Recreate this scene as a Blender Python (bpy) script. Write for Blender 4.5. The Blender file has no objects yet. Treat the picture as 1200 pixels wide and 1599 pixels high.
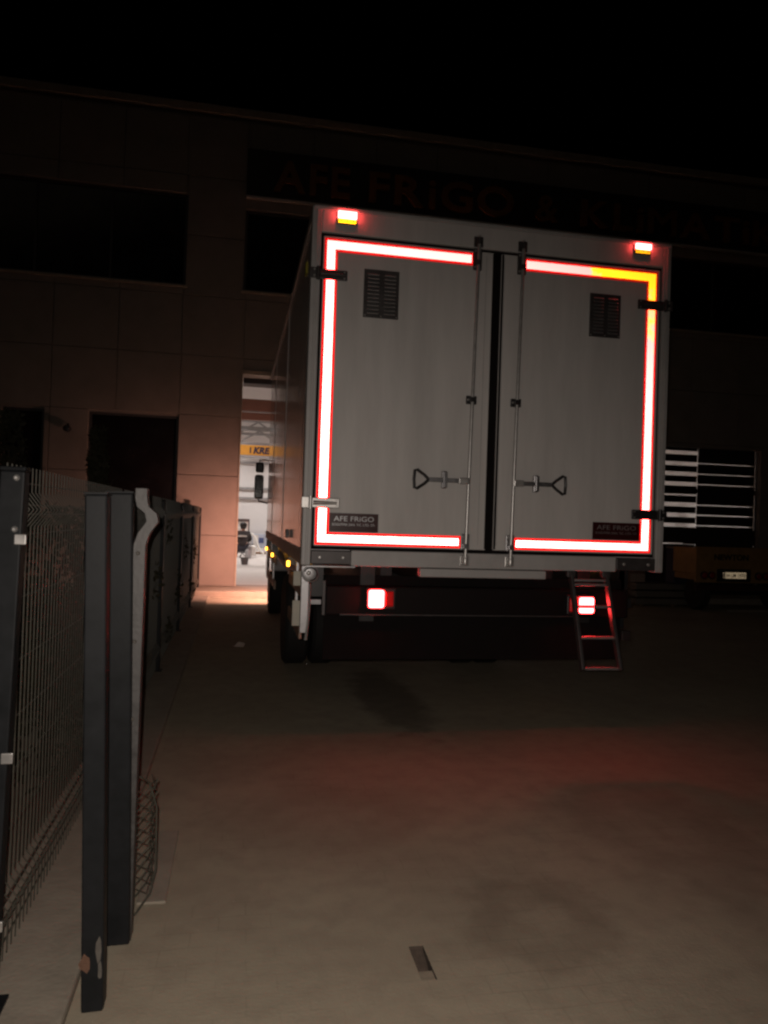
import bpy, bmesh, math, random
from mathutils import Vector, Matrix
random.seed(7)
sc = bpy.context.scene
R = math.radians
COL = sc.collection

# ------------------------------------------------------------------ camera
# world: Y runs along the parked truck, X to the right, Z up; the phone is held at 1.55 m
YAW, PITCH, ROLL = 0.19228913, 0.01053035, 0.03347378
fw = Vector((math.sin(YAW)*math.cos(PITCH), math.cos(YAW)*math.cos(PITCH), math.sin(PITCH)))
r0 = Vector((math.cos(YAW), -math.sin(YAW), 0)); u0 = r0.cross(fw)
rt = r0*math.cos(ROLL) + u0*math.sin(ROLL); up = -r0*math.sin(ROLL) + u0*math.cos(ROLL)
cd = bpy.data.cameras.new('camera'); cam = bpy.data.objects.new('camera', cd); COL.objects.link(cam)
M = Matrix((rt, up, -fw)).transposed().to_4x4(); M.translation = Vector((0, 0, 1.55))
cam.matrix_world = M
cd.sensor_fit = 'VERTICAL'; cd.sensor_height = 36; cd.lens = 1180/1599*36
cd.clip_start = 0.05; cd.clip_end = 600
sc.camera = cam

# ------------------------------------------------------------------ night sky, faint sky glow, phone flash
w = bpy.data.worlds.new('World'); sc.world = w; w.use_nodes = True
nt = w.node_tree; bg = nt.nodes['Background']
sky = nt.nodes.new('ShaderNodeTexSky'); sky.sky_type = 'NISHITA'; sky.sun_disc = False
sky.sun_elevation = R(-7); sky.sun_rotation = R(200)
nt.links.new(sky.outputs[0], bg.inputs[0]); bg.inputs[1].default_value = 0.05

sd = bpy.data.lights.new('night_glow', 'SUN'); sd.energy = 0.014; sd.angle = R(40); sd.color = (1, .78, .58)
sun = bpy.data.objects.new('night_glow', sd); COL.objects.link(sun)
sun.rotation_euler = (R(52), 0, R(-20))

fd = bpy.data.lights.new('phone_flash', 'SPOT'); fd.energy = 195; fd.color = (1, .89, .79)
fd.spot_size = R(104); fd.spot_blend = 1.0; fd.shadow_soft_size = 0.006
fl = bpy.data.objects.new('phone_flash', fd); COL.objects.link(fl)
fl.location = Vector((0, 0, 1.55)) - rt*0.022 + up*0.03
aim = fw - rt*0.10 - up*0.34
fl.rotation_euler = aim.to_track_quat('-Z', 'Y').to_euler()

vs = sc.view_settings; vs.view_transform = 'Standard'; vs.look = 'None'; vs.exposure = 0; vs.gamma = 1
sc.render.engine = 'CYCLES'
cy = sc.cycles; cy.use_denoising = True; cy.max_bounces = 6; cy.diffuse_bounces = 3; cy.glossy_bounces = 4
cy.sample_clamp_indirect = 6; cy.caustics_reflective = False; cy.caustics_refractive = False
cy.filter_width = 2.4      # the soft rendering of a phone lens at night

# ------------------------------------------------------------------ materials
MATS = {}
def mat(name, col, rough=.6, metal=0, var=.18, scale=6, bump=0, bscale=60, coat=0, spec=.5, dirt=None, stretch=None):
    if name in MATS: return MATS[name]
    m = bpy.data.materials.new(name); m.use_nodes = True; n = m.node_tree; L = n.links
    b = n.nodes['Principled BSDF']
    tc = n.nodes.new('ShaderNodeTexCoord')
    nz = n.nodes.new('ShaderNodeTexNoise'); nz.inputs['Scale'].default_value = scale; nz.inputs['Detail'].default_value = 6
    nz.inputs['Roughness'].default_value = .65
    if stretch:
        mp = n.nodes.new('ShaderNodeMapping'); mp.inputs['Scale'].default_value = stretch
        L.new(tc.outputs['Object'], mp.inputs['Vector']); L.new(mp.outputs[0], nz.inputs['Vector'])
    else: L.new(tc.outputs['Object'], nz.inputs['Vector'])
    rp = n.nodes.new('ShaderNodeValToRGB')
    c = Vector(col)
    dk = Vector(dirt) if dirt else c*(1-var)
    rp.color_ramp.elements[0].position = .3; rp.color_ramp.elements[1].position = .7
    rp.color_ramp.elements[0].color = (*dk, 1); rp.color_ramp.elements[1].color = (*(c*(1+var*.35)), 1)
    L.new(nz.outputs['Fac'], rp.inputs['Fac']); L.new(rp.outputs['Color'], b.inputs['Base Color'])
    mr = n.nodes.new('ShaderNodeMapRange'); mr.inputs['To Min'].default_value = max(.02, rough-.12); mr.inputs['To Max'].default_value = min(1, rough+.12)
    L.new(nz.outputs['Fac'], mr.inputs['Value']); L.new(mr.outputs['Result'], b.inputs['Roughness'])
    b.inputs['Metallic'].default_value = metal; b.inputs['Specular IOR Level'].default_value = spec
    b.inputs['Coat Weight'].default_value = coat; b.inputs['Coat Roughness'].default_value = .12
    if bump:
        n2 = n.nodes.new('ShaderNodeTexNoise'); n2.inputs['Scale'].default_value = bscale; n2.inputs['Detail'].default_value = 5
        L.new(tc.outputs['Object'], n2.inputs['Vector'])
        bp = n.nodes.new('ShaderNodeBump'); bp.inputs['Strength'].default_value = bump; bp.inputs['Distance'].default_value = .01
        L.new(n2.outputs['Fac'], bp.inputs['Height']); L.new(bp.outputs['Normal'], b.inputs['Normal'])
    MATS[name] = m; return m

def emit(name, col, s):
    m = bpy.data.materials.new(name); m.use_nodes = True; b = m.node_tree.nodes['Principled BSDF']
    b.inputs['Base Color'].default_value = (*[min(.6, x*.5) for x in col], 1); b.inputs['Roughness'].default_value = .3
    b.inputs['Emission Color'].default_value = (*col, 1); b.inputs['Emission Strength'].default_value = s
    MATS[name] = m; return m

def retro(name, col, gain=1.0, worn=None):
    """Retroreflective sheeting: micro-prisms send light back to where it came from, so the lobe of the
    reflection is centred on the incoming direction. It emits nothing; it answers the phone flash."""
    m = bpy.data.materials.new(name); m.use_nodes = True; n = m.node_tree; L = n.links
    for x in list(n.nodes): n.nodes.remove(x)
    out = n.nodes.new('ShaderNodeOutputMaterial')
    geo = n.nodes.new('ShaderNodeNewGeometry'); tc = n.nodes.new('ShaderNodeTexCoord')
    df = n.nodes.new('ShaderNodeBsdfDiffuse'); 
    g1 = n.nodes.new('ShaderNodeBsdfGlossy'); g1.inputs['Roughness'].default_value = .14
    g2 = n.nodes.new('ShaderNodeBsdfGlossy'); g2.inputs['Roughness'].default_value = .30
    for g in (g1, g2): L.new(geo.outputs['Incoming'], g.inputs['Normal'])
    nz = n.nodes.new('ShaderNodeTexNoise'); nz.inputs['Scale'].default_value = 14; nz.inputs['Detail'].default_value = 5
    L.new(tc.outputs['Object'], nz.inputs['Vector'])
    def sc_col(k):
        v = n.nodes.new('ShaderNodeMix'); v.data_type = 'RGBA'
        v.inputs['A'].default_value = (*[x*k for x in col], 1)
        v.inputs['B'].default_value = (*([x*k for x in worn] if worn else [x*k*.8 for x in col]), 1)
        return v
    a, b2, c3 = sc_col(gain*.62), sc_col(gain*.33), sc_col(.3)
    if worn:
        # the faded stretch of tape: upper right corner of the box, ragged towards its ends
        sp = n.nodes.new('ShaderNodeSeparateXYZ'); L.new(geo.outputs['Position'], sp.inputs[0])
        def step(sock, lo, hi, amt):
            q = n.nodes.new('ShaderNodeMath'); q.operation = 'MULTIPLY_ADD'; q.inputs[1].default_value = amt
            L.new(nz.outputs['Fac'], q.inputs[0]); L.new(sock, q.inputs[2])
            r = n.nodes.new('ShaderNodeMapRange'); r.inputs['From Min'].default_value = lo; r.inputs['From Max'].default_value = hi
            L.new(q.outputs[0], r.inputs['Value']); return r.outputs['Result']
        mu = n.nodes.new('ShaderNodeMath'); mu.operation = 'MULTIPLY'
        L.new(step(sp.outputs['X'], 2.62, 2.72, .5), mu.inputs[0]); L.new(step(sp.outputs['Z'], 3.30, 3.62, .9), mu.inputs[1])
        for v in (a, b2, c3): L.new(mu.outputs[0], v.inputs['Factor'])
    else:
        for v in (a, b2, c3): L.new(nz.outputs['Fac'], v.inputs['Factor'])
    L.new(a.outputs['Result'], g1.inputs['Color']); L.new(b2.outputs['Result'], g2.inputs['Color']); L.new(c3.outputs['Result'], df.inputs['Color'])
    s1 = n.nodes.new('ShaderNodeAddShader'); s2 = n.nodes.new('ShaderNodeAddShader')
    L.new(g1.outputs[0], s1.inputs[0]); L.new(g2.outputs[0], s1.inputs[1]); L.new(s1.outputs[0], s2.inputs[0]); L.new(df.outputs[0], s2.inputs[1])
    L.new(s2.outputs[0], out.inputs['Surface']); MATS[name] = m; return m

WHITE = mat('white_gelcoat', (.66, .63, .61), .42, var=.15, scale=2.4, stretch=(2.5, 1, .3), spec=.35, bump=.03, bscale=3)
GLOSSW = mat('glossy_gelcoat', (.74, .71, .72), .16, var=.16, scale=1.6, stretch=(1, 1.6, .3), coat=.6, bump=.03, bscale=2)
ALU = mat('aluminium', (.50, .49, .50), .42, metal=.75, var=.2, scale=9, bump=.05)
ALUP = mat('painted_frame', (.50, .48, .47), .4, var=.14, scale=5)
STEEL = mat('galvanised_steel', (.36, .35, .36), .38, metal=.9, var=.3, scale=20)
CHROME = mat('zinc_plated', (.60, .58, .56), .36, metal=.7, var=.2, scale=20)
DARKST = mat('dark_steel', (.10, .09, .09), .45, metal=.5, var=.3, scale=12)
BLACK = mat('black_rubber', (.009, .007, .007), .8, var=.3, scale=8, spec=.12)
BLKPL = mat('black_plastic', (.025, .023, .024), .4, var=.3, scale=8)
TAPE = retro('red_reflective_tape', (1, .044, .044), 1.0, worn=(.36, .075, .002))
TAPEBLOOM = retro('red_tape_bloom', (.10, .0008, .0008), .3)  # red lens glow beside the tape, put into a strip's colour
AMBRET = retro('amber_reflector', (.25, .11, .002), .8)
PLATERET = retro('plate_sheeting', (.10, .085, .06), .5)
REDLAMP = emit('lit_red_lens', (1, .034, .034), 42)
REDDIM = emit('dim_red_lens', (1, .01, .01), .10)
TOPLAMP = emit('lit_marker_lens', (1, .06, .055), 26)
AMBLAMP = emit('lit_amber_lens', (1, .42, .03), 7)
RED = mat('red_plastic', (.30, .01, .01), .3)
GREEN = mat('dark_green_paint', (.016, .017, .019), .45, var=.3, scale=14, bump=.02, spec=.16, dirt=(.012, .013, .014))
GREENW = mat('green_wire_coating', (.075, .070, .055), .45, var=.3, scale=20)
CONC = mat('precast_concrete', (.27, .23, .20), .85, var=.16, scale=2.2, bump=.15, bscale=40)
CONC2 = mat('pale_concrete', (.36, .31, .25), .88, var=.22, scale=5, bump=.25, bscale=50)
GLASS = mat('dark_glass', (.012, .010, .011), .12, var=.3, scale=2, spec=.4)
FRAME = mat('window_frame_metal', (.05, .045, .045), .5)
HALLW = mat('hall_white_wall', (.70, .68, .67), .8, var=.06, scale=1.0)
HALLF = mat('hall_floor_screed', (.55, .50, .47), .45, var=.1, scale=1.5)
BROWN = mat('brown_beam', (.16, .10, .08), .6)
ORANGE = mat('orange_paint', (.75, .36, .05), .5, var=.1)
NAVY = mat('navy_letter_paint', (.03, .03, .06), .5)
LETTER = mat('orange_sign_letters', (.20, .07, .015), .5)
BAND = mat('dark_sign_band', (.022, .016, .016), .5)
OCHRE = mat('ochre_paint', (.36, .20, .07), .6, var=.3, scale=5)
BLUEB = mat('dark_blue_paint', (.06, .06, .09), .5)
WOOD = mat('weathered_board', (.24, .15, .09), .75, var=.35, scale=12, bump=.2)
CLOTH = mat('dark_work_jacket', (.035, .028, .028), .9)
TROUS = mat('dark_trousers', (.03, .03, .04), .9)
SKIN = mat('skin', (.45, .26, .19), .6)
HAIR = mat('black_hair', (.015, .012, .01), .6)
LEAF = mat('dry_evergreen_leaf', (.040, .034, .014), .8, var=.5, scale=30)
BARK = mat('bark', (.07, .05, .035), .9, bump=.4)
PAPER = mat('litter_paper', (.75, .62, .55), .7)
TYRE = mat('tyre_rubber', (.022, .021, .021), .8, bump=.3)
SOOT = mat('hole_earth', (.11, .08, .062), .95, var=.4, scale=40, bump=.5)
BLOCK = mat('paver_concrete', (.34, .285, .215), .9, var=.2, scale=30, bump=.3)
WHITEP = mat('white_plastic', (.75, .73, .7), .4)

def ground_mat():
    m = bpy.data.materials.new('block_paving_ground'); m.use_nodes = True; n = m.node_tree; L = n.links
    b = n.nodes['Principled BSDF']; b.inputs['Roughness'].default_value = .85; b.inputs['Specular IOR Level'].default_value = .25
    tc = n.nodes.new('ShaderNodeTexCoord')
    def noise(s, d=6):
        q = n.nodes.new('ShaderNodeTexNoise'); q.inputs['Scale'].default_value = s; q.inputs['Detail'].default_value = d
        q.inputs['Roughness'].default_value = .6; L.new(tc.outputs['Object'], q.inputs['Vector']); return q.outputs['Fac']
    def mix(f, a, bcol, blend='MIX'):
        v = n.nodes.new('ShaderNodeMix'); v.data_type = 'RGBA'; v.blend_type = blend
        for s, x in (('Factor', f), ('A', a), ('B', bcol)):
            if isinstance(x, (int, float)): v.inputs[s].default_value = x
            elif isinstance(x, tuple): v.inputs[s].default_value = (*x, 1)
            else: L.new(x, v.inputs[s])
        return v.outputs['Result']
    def rng(x, a, bb, c=0, d=1):
        q = n.nodes.new('ShaderNodeMapRange'); q.interpolation_type = 'SMOOTHSTEP'
        for k, v in (('From Min', a), ('From Max', bb), ('To Min', c), ('To Max', d)): q.inputs[k].default_value = v
        L.new(x, q.inputs['Value']); return q.outputs['Result']
    base = mix(rng(noise(.9), .3, .7), (.385, .33, .25), (.455, .395, .30))
    base = mix(rng(noise(7), .35, .75, 0, .5), base, (.31, .26, .20))
    base = mix(rng(noise(55, 3), .62, .75, 0, .35), base, (.56, .49, .40))
    # worn tyre dirt and oil stains, each with a shape of its own
    def stain(cx, cy, rx, ry, r_in, amt):
        mp = n.nodes.new('ShaderNodeMapping'); mp.vector_type = 'POINT'
        mp.inputs['Location'].default_value = (-cx/rx, -cy/ry, 0); mp.inputs['Scale'].default_value = (1/rx, 1/ry, 0)
        L.new(tc.outputs['Object'], mp.inputs['Vector'])
        ln = n.nodes.new('ShaderNodeVectorMath'); ln.operation = 'LENGTH'; L.new(mp.outputs[0], ln.inputs[0])
        ad = n.nodes.new('ShaderNodeMath'); ad.operation = 'MULTIPLY_ADD'; ad.inputs[1].default_value = 1.1
        L.new(noise(5), ad.inputs[0]); L.new(ln.outputs['Value'], ad.inputs[2])
        o = rng(ad.outputs[0], 1.15, 1.7, amt, 0)
        if r_in:
            i = rng(ad.outputs[0], .7, 1.15, .35, 1)
            q = n.nodes.new('ShaderNodeMath'); q.operation = 'MULTIPLY'; L.new(o, q.inputs[0]); L.new(i, q.inputs[1]); o = q.outputs[0]
        return o
    base = mix(stain(1.22, 2.80, .34, .42, True, .32), base, (.13, .09, .065))
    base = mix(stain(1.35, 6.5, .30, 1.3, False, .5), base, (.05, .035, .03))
    base = mix(stain(2.2, 3.6, .5, .9, True, .25), base, (.14, .11, .09))
    base = mix(stain(.5, 3.9, .6, .5, True, .18), base, (.16, .13, .10))
    br = n.nodes.new('ShaderNodeTexBrick'); br.inputs['Scale'].default_value = 1; br.inputs['Brick Width'].default_value = .2
    br.inputs['Row Height'].default_value = .1; br.inputs['Mortar Size'].default_value = .004; br.inputs['Mortar Smooth'].default_value = .6
    br.inputs['Color1'].default_value = (1, 1, 1, 1); br.inputs['Color2'].default_value = (.97, .97, .97, 1); br.inputs['Mortar'].default_value = (.8, .8, .8, 1)
    dm = n.nodes.new('ShaderNodeVectorMath'); dm.operation = 'MULTIPLY_ADD'; dm.inputs[1].default_value = (.03, .03, 0)
    nv = n.nodes.new('ShaderNodeTexNoise'); nv.inputs['Scale'].default_value = 4; L.new(tc.outputs['Object'], nv.inputs['Vector'])
    L.new(nv.outputs['Color'], dm.inputs[0]); L.new(tc.outputs['Object'], dm.inputs[2]); L.new(dm.outputs[0], br.inputs['Vector'])
    vis = rng(noise(1.3, 3), .40, .66, 0, .7)        # joints are mostly silted up with sand
    base = mix(vis, base, mix(1.0, base, br.outputs['Color'], 'MULTIPLY'))
    L.new(base, b.inputs['Base Color'])
    bp = n.nodes.new('ShaderNodeBump'); bp.inputs['Strength'].default_value = .4; bp.inputs['Distance'].default_value = .006
    h = n.nodes.new('ShaderNodeMath'); h.operation = 'MULTIPLY_ADD'; L.new(noise(70, 4), h.inputs[0]); h.inputs[1].default_value = .8
    L.new(noise(9), h.inputs[2]); L.new(h.outputs[0], bp.inputs['Height']); L.new(bp.outputs['Normal'], b.inputs['Normal'])
    return m
GROUND = ground_mat()

# ------------------------------------------------------------------ mesh helpers
class MB:
    def __init__(s): s.v = []; s.f = []
    def box(s, x0, x1, y0, y1, z0, z1):
        b = len(s.v)
        s.v += [(x0,y0,z0),(x1,y0,z0),(x1,y1,z0),(x0,y1,z0),(x0,y0,z1),(x1,y0,z1),(x1,y1,z1),(x0,y1,z1)]
        s.f += [tuple(b+i for i in q) for q in ((0,3,2,1),(4,5,6,7),(0,1,5,4),(1,2,6,5),(2,3,7,6),(3,0,4,7))]
        return s
    def bar(s, p0, p1, wx, wy, upv=(0,0,1)):          # rectangular bar between two points
        p0, p1 = Vector(p0), Vector(p1); d = (p1-p0).normalized()
        a = d.cross(Vector(upv)); a = a.normalized() if a.length > 1e-4 else Vector((1,0,0)); c = a.cross(d).normalized()
        b = len(s.v)
        for p in (p0, p1):
            for i, j in ((-1,-1),(1,-1),(1,1),(-1,1)): s.v.append(tuple(p + a*i*wx/2 + c*j*wy/2))
        s.f += [tuple(b+i for i in q) for q in ((3,2,1,0),(4,5,6,7),(0,1,5,4),(1,2,6,5),(2,3,7,6),(3,0,4,7))]
        return s
    def tube(s, pts, r, n=8, cap=True):
        pts = [Vector(p) for p in pts]; rings = []
        rr = r if isinstance(r, (list, tuple)) else [r]*len(pts)
        prev = None
        for i, p in enumerate(pts):
            d = (pts[min(i+1, len(pts)-1)] - pts[max(i-1, 0)]).normalized()
            ref = Vector((0,0,1)) if abs(d.z) < .9 else Vector((1,0,0))
            a = d.cross(ref).normalized() if prev is None else (prev - d*prev.dot(d)).normalized()
            prev = a; c = d.cross(a); b = len(s.v)
            for k in range(n):
                t = 2*math.pi*k/n; s.v.append(tuple(p + (a*math.cos(t) + c*math.sin(t))*rr[i]))
            rings.append(b)
        for i in range(len(rings)-1):
            for k in range(n):
                s.f.append((rings[i]+k, rings[i]+(k+1)%n, rings[i+1]+(k+1)%n, rings[i+1]+k))
        if cap:
            s.f.append(tuple(rings[0]+k for k in reversed(range(n)))); s.f.append(tuple(rings[-1]+k for k in range(n)))
        return s
    def lathe(s, c, axis, prof, n=24):                # prof: (distance along axis, radius)
        c = Vector(c); ax = Vector(axis).normalized(); ref = Vector((0,0,1)) if abs(ax.z) < .9 else Vector((1,0,0))
        a = ax.cross(ref).normalized(); bb = ax.cross(a); rings = []
        for t, r in prof:
            rings.append(len(s.v))
            for k in range(n):
                q = 2*math.pi*k/n; s.v.append(tuple(c + ax*t + (a*math.cos(q) + bb*math.sin(q))*r))
        for i in range(len(rings)-1):
            for k in range(n): s.f.append((rings[i]+k, rings[i]+(k+1)%n, rings[i+1]+(k+1)%n, rings[i+1]+k))
        s.f.append(tuple(rings[0]+k for k in reversed(range(n)))); s.f.append(tuple(rings[-1]+k for k in range(n)))
        return s
    def prism(s, poly, x0, x1):                       # poly in (y,z) drawn out along x
        b = len(s.v); k = len(poly)
        for x in (x0, x1): s.v += [(x, y, z) for y, z in poly]
        s.f.append(tuple(b+i for i in range(k))); s.f.append(tuple(b+k+i for i in reversed(range(k))))
        for i in range(k): j = (i+1) % k; s.f.append((b+i, b+k+i, b+k+j, b+j))
        return s
    def quad(s, *p):
        b = len(s.v); s.v += [tuple(x) for x in p]; s.f.append(tuple(range(b, b+len(p)))); return s

BASE = {}
def obj(name, mb, m, parent=None, bevel=0, smooth=False, kind=None):
    me = bpy.data.meshes.new(name)
    if parent is not None: o0 = BASE[parent.name]
    else:
        xs = [v[0] for v in mb.v]; ys = [v[1] for v in mb.v]; zs = [v[2] for v in mb.v]
        o0 = Vector(((min(xs)+max(xs))/2, (min(ys)+max(ys))/2, min(zs)))
    me.from_pydata([tuple(Vector(v)-o0) for v in mb.v], [], mb.f)
    bm = bmesh.new(); bm.from_mesh(me); bmesh.ops.recalc_face_normals(bm, faces=bm.faces); bm.to_mesh(me); bm.free()
    me.materials.append(m)
    if smooth:
        for p in me.polygons: p.use_smooth = True
    o = bpy.data.objects.new(name, me); COL.objects.link(o)
    if parent is None: o.location = o0
    else: o.parent = parent
    BASE[o.name] = o0
    if bevel:
        bv = o.modifiers.new('bevel', 'BEVEL'); bv.width = bevel; bv.segments = 2; bv.limit_method = 'ANGLE'
    if smooth:
        try: me.set_sharp_from_angle(angle=R(40))
        except Exception: pass
    if kind: o['kind'] = kind
    return o
def thing(name, label, cat, loc, group=None):
    o = bpy.data.objects.new(name, None); COL.objects.link(o); o.location = loc; o.empty_display_size = .2
    BASE[o.name] = Vector(loc); return tag(o, label, cat, group)
def tag(o, label, cat, group=None):
    o['label'] = label; o['category'] = cat
    if group: o['group'] = group
    return o
def struct(o): o['kind'] = 'structure'; return o
def box(name, b, m, parent=None, bevel=0): return obj(name, MB().box(*b), m, parent, bevel)

def text_mesh(body, size, depth, bold=0):
    c = bpy.data.curves.new('t', 'FONT'); c.body = body; c.size = size; c.extrude = depth/2; c.offset = bold; c.resolution_u = 3
    t = bpy.data.objects.new('t', c); COL.objects.link(t)
    me = bpy.data.meshes.new_from_object(t.evaluated_get(bpy.context.evaluated_depsgraph_get()))
    bpy.data.objects.remove(t); bpy.data.curves.remove(c); return me
def text(body, size, depth, x, y, z, m, parent, name='lettering', bold=0, width=None, shear=0):
    """upright lettering facing -Y, left end at x, baseline z"""
    me = text_mesh(body, size, depth, bold)
    xs = [v.co.x for v in me.vertices]; k = 1 if not width else width/(max(xs)-min(xs)); x_min = min(xs)
    b = BASE[parent.name]
    for v in me.vertices:
        a = v.co.copy(); v.co = Vector((x + (a.x-x_min)*k + shear*a.y, y - a.z, z + a.y)) - b
    me.materials.append(m); o = bpy.data.objects.new(name, me); COL.objects.link(o); o.parent = parent; BASE[o.name] = b
    return o
def letters(body, size, depth, x, y, z, m, parent, gap=.1, bold=0, width=None):
    ws = []
    for ch in body:
        if ch == ' ': ws.append((None, size*.38)); continue
        me = text_mesh(ch, size, depth, bold); xs = [v.co.x for v in me.vertices]; ws.append((me, max(xs)-min(xs)))
        for v in me.vertices: v.co.x -= min(xs)
    tot = sum(a for _, a in ws) + gap*size*(len(ws)-1); k = width/tot if width else 1
    b = BASE[parent.name]; cx = x
    for me, a in ws:
        if me:
            for v in me.vertices:
                q = v.co.copy(); v.co = Vector((cx+q.x*k, y-q.z, z+q.y)) - b
            me.materials.append(m); o = bpy.data.objects.new('letter', me); COL.objects.link(o); o.parent = parent; BASE[o.name] = b
        cx += (a + gap*size)*k

# ------------------------------------------------------------------ ground and the setting
g = MB(); hx0, hx1, hy0, hy1 = .668, .722, 2.485, 2.69
X0, X1, Y0g, Y1g = -150, 150, -60, 300
g.box(0, 0, 0, 0, 0, 0); g.v = []; g.f = []
xs = [X0, -6, hx0, hx1, 6, X1]; ys = [Y0g, 0, hy0, hy1, 10, Y1g]
for i in range(5):
    for j in range(5):
        if i == 2 and j == 2: continue
        g.quad((xs[i], ys[j], 0), (xs[i+1], ys[j], 0), (xs[i+1], ys[j+1], 0), (xs[i], ys[j+1], 0))
bmg = MB(); idx = {}
for f in g.f:
    q = []
    for k in f:
        p = g.v[k]
        if p not in idx: idx[p] = len(bmg.v); bmg.v.append(p)
        q.append(idx[p])
    bmg.f.append(tuple(q))
me = bpy.data.meshes.new('ground'); me.from_pydata(bmg.v, [], bmg.f); me.materials.append(GROUND)
ground = bpy.data.objects.new('ground', me); COL.objects.link(ground); struct(ground); BASE['ground'] = Vector((0,0,0))
# the slot where a block has sunk: walls, loose earth and a chipped paver left in it
hw = MB()
hw.quad((hx0,hy0,0),(hx1,hy0,0),(hx1,hy0,-.09),(hx0,hy0,-.09)).quad((hx0,hy1,0),(hx1,hy1,0),(hx1,hy1,-.07),(hx0,hy1,-.07))
hw.quad((hx0,hy0,0),(hx0,hy1,0),(hx0,hy1,-.07),(hx0,hy0,-.07)).quad((hx1,hy0,0),(hx1,hy1,0),(hx1,hy1,-.07),(hx1,hy0,-.07))
hw.quad((hx0,hy0,-.075),(hx1,hy0,-.075),(hx1,hy1,-.012),(hx0,hy1,-.012))
obj('sunken_slot', hw, SOOT, ground)
obj('paver', MB().box(hx0+.003, hx1-.003, hy0+.004, hy0+.058, -.06, -.003), BLOCK, ground, .002)

st = struct(obj('concrete_strip', MB().box(-1.6, -.455, -3, 14.37, -.04, .035), CONC2, bevel=.012))
ap = struct(obj('loading_apron', MB().box(-9.5, 16, 14.4, 15.45, -.05, .12), CONC2, bevel=.015))
hf = struct(obj('hall_floor', MB().box(-9.2, 15.6, 15.452, 35.2, -.05, .118), HALLF))

# ------------------------------------------------------------------ factory building
FY = 15.5
bld = thing('factory_building', 'two storey precast concrete factory hall behind the parked truck', 'building', (2, FY, 0))
# openings: x0, x1, z0, z1
door = (.03, 5.2, .12, 4.38); shut = (9.0, 11.82, .3, 3.42)
wins = [(-8.2, -1.16, 6.07, 7.90), (-.03, 14.5, 6.07, 7.72), (-4.44, -3.69, 1.15, 3.47), (-2.88, -1.19, 1.15, 3.47), (-7.6, -6.0, 1.15, 3.47)]
opens = [door, shut] + wins
def minus(rs, o):
    out = []
    for (a, b, c, d) in rs:
        if o[0] >= b or o[1] <= a or o[2] >= d or o[3] <= c: out.append((a, b, c, d)); continue
        if o[0] > a: out.append((a, o[0], c, d))
        if o[1] < b: out.append((o[1], b, c, d))
        m0, m1 = max(a, o[0]), min(b, o[1])
        if o[2] > c: out.append((m0, m1, c, o[2]))
        if o[3] < d: out.append((m0, m1, o[3], d))
    return out
core = [(-9.5, 16, 0, 9.55)]
for o in opens: core = minus(core, o)
wm = MB()
for a, b, c, d in core: wm.box(a, b, FY+.004, FY+.30, c, d)
wall = obj('front_wall', wm, CONC, bld)
xl = [-9.5, -8.39, -7.19, -5.99, -4.79, -3.59, -2.39, -1.19, .03, 1.3, 2.6, 3.9, 5.2, 6.4, 7.6, 8.8, 10, 11.2, 12.4, 13.6, 14.8, 16]
zl = [.12, 1.13, 2.32, 3.51, 4.70, 5.89, 7.08, 8.27, 9.46]
for i in range(len(xl)-1):
    for j in range(len(zl)-1):
        rs = [(xl[i], xl[i+1], zl[j], zl[j+1])]
        for o in opens + [(-.03, 16, 7.95, 8.95)]: rs = minus(rs, o)
        for a, b, c, d in rs:
            if b-a < .06 or d-c < .06: continue
            dy = random.uniform(0, .006)
            box('wall_panel', (a+.005, b-.005, FY-.055+dy, FY, c+.005, d-.005), CONC, wall, .006)
par = box('parapet', (-9.55, 16.05, FY-.09, FY+.34, 9.56, 9.72), CONC2, bld, .01)
for (a, b, c, d) in wins:
    fr = MB(); t = .05
    fr.box(a, b, FY+.02, FY+.09, c, c+t).box(a, b, FY+.02, FY+.09, d-t, d).box(a, a+t, FY+.02, FY+.09, c+t, d-t).box(b-t, b, FY+.02, FY+.09, c+t, d-t)
    wn = obj('window', fr, FRAME, bld)
    n = max(1, round((b-a)/1.3)); w_ = (b-a-2*t)/n
    for k in range(n):
        x = a+t+k*w_
        if k: box('mullion', (x-.02, x+.02, FY+.03, FY+.085, c+t, d-t), FRAME, wn)
        box('pane', (x+(.021 if k else -.01), x+w_-(.021 if k < n-1 else -.01), FY+.055, FY+.065, c+t-.01, d-t+.01), GLASS, wn)
    box('sill', (a-.04, b+.04, FY-.1, FY+.02, c-.05, c-.003), CONC2, wn, .006)
# door surround and things just inside
box('door_jamb', (-.002, .03, FY-.075, FY+.31, .12, 4.38), CONC2, bld, .004)
box('door_jamb', (5.2, 5.232, FY-.075, FY+.31, .12, 4.38), CONC2, bld, .004)
box('door_lintel', (-.002, 5.232, FY-.075, FY+.31, 4.383, 4.47), CONC2, bld, .004)
box('shutter_box', (.04, 5.19, FY+.32, FY+.75, 4.27, 4.62), BLKPL, bld, .02)
box('cross_beam', (-9, 15, 16.9, 17.15, 3.86, 4.12), BROWN, bld, .01)
box('cross_beam', (-9, 15, 16.95, 17.1, 3.66, 3.83), BROWN, bld, .01)
box('side_wall', (-9.5, -9.2, FY+.31, 35.2, 0, 9.5), HALLW, bld)
box('side_wall', (15.6, 15.9, FY+.31, 35.2, 0, 9.5), HALLW, bld)
box('back_wall', (-9.19, 15.59, 35, 35.2, .12, 9.5), HALLW, bld)
box('roof_slab', (-9.5, 16, FY+.31, 35.2, 9.52, 9.62), HALLW, bld)
rail = mat('grey_wall_rail', (.30, .29, .29), .6)
for z in (2.33, 2.78, 3.95): box('wall_rail', (-9, 15.5, 34.9, 34.99, z-.045, z+.045), rail, bld)
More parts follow.
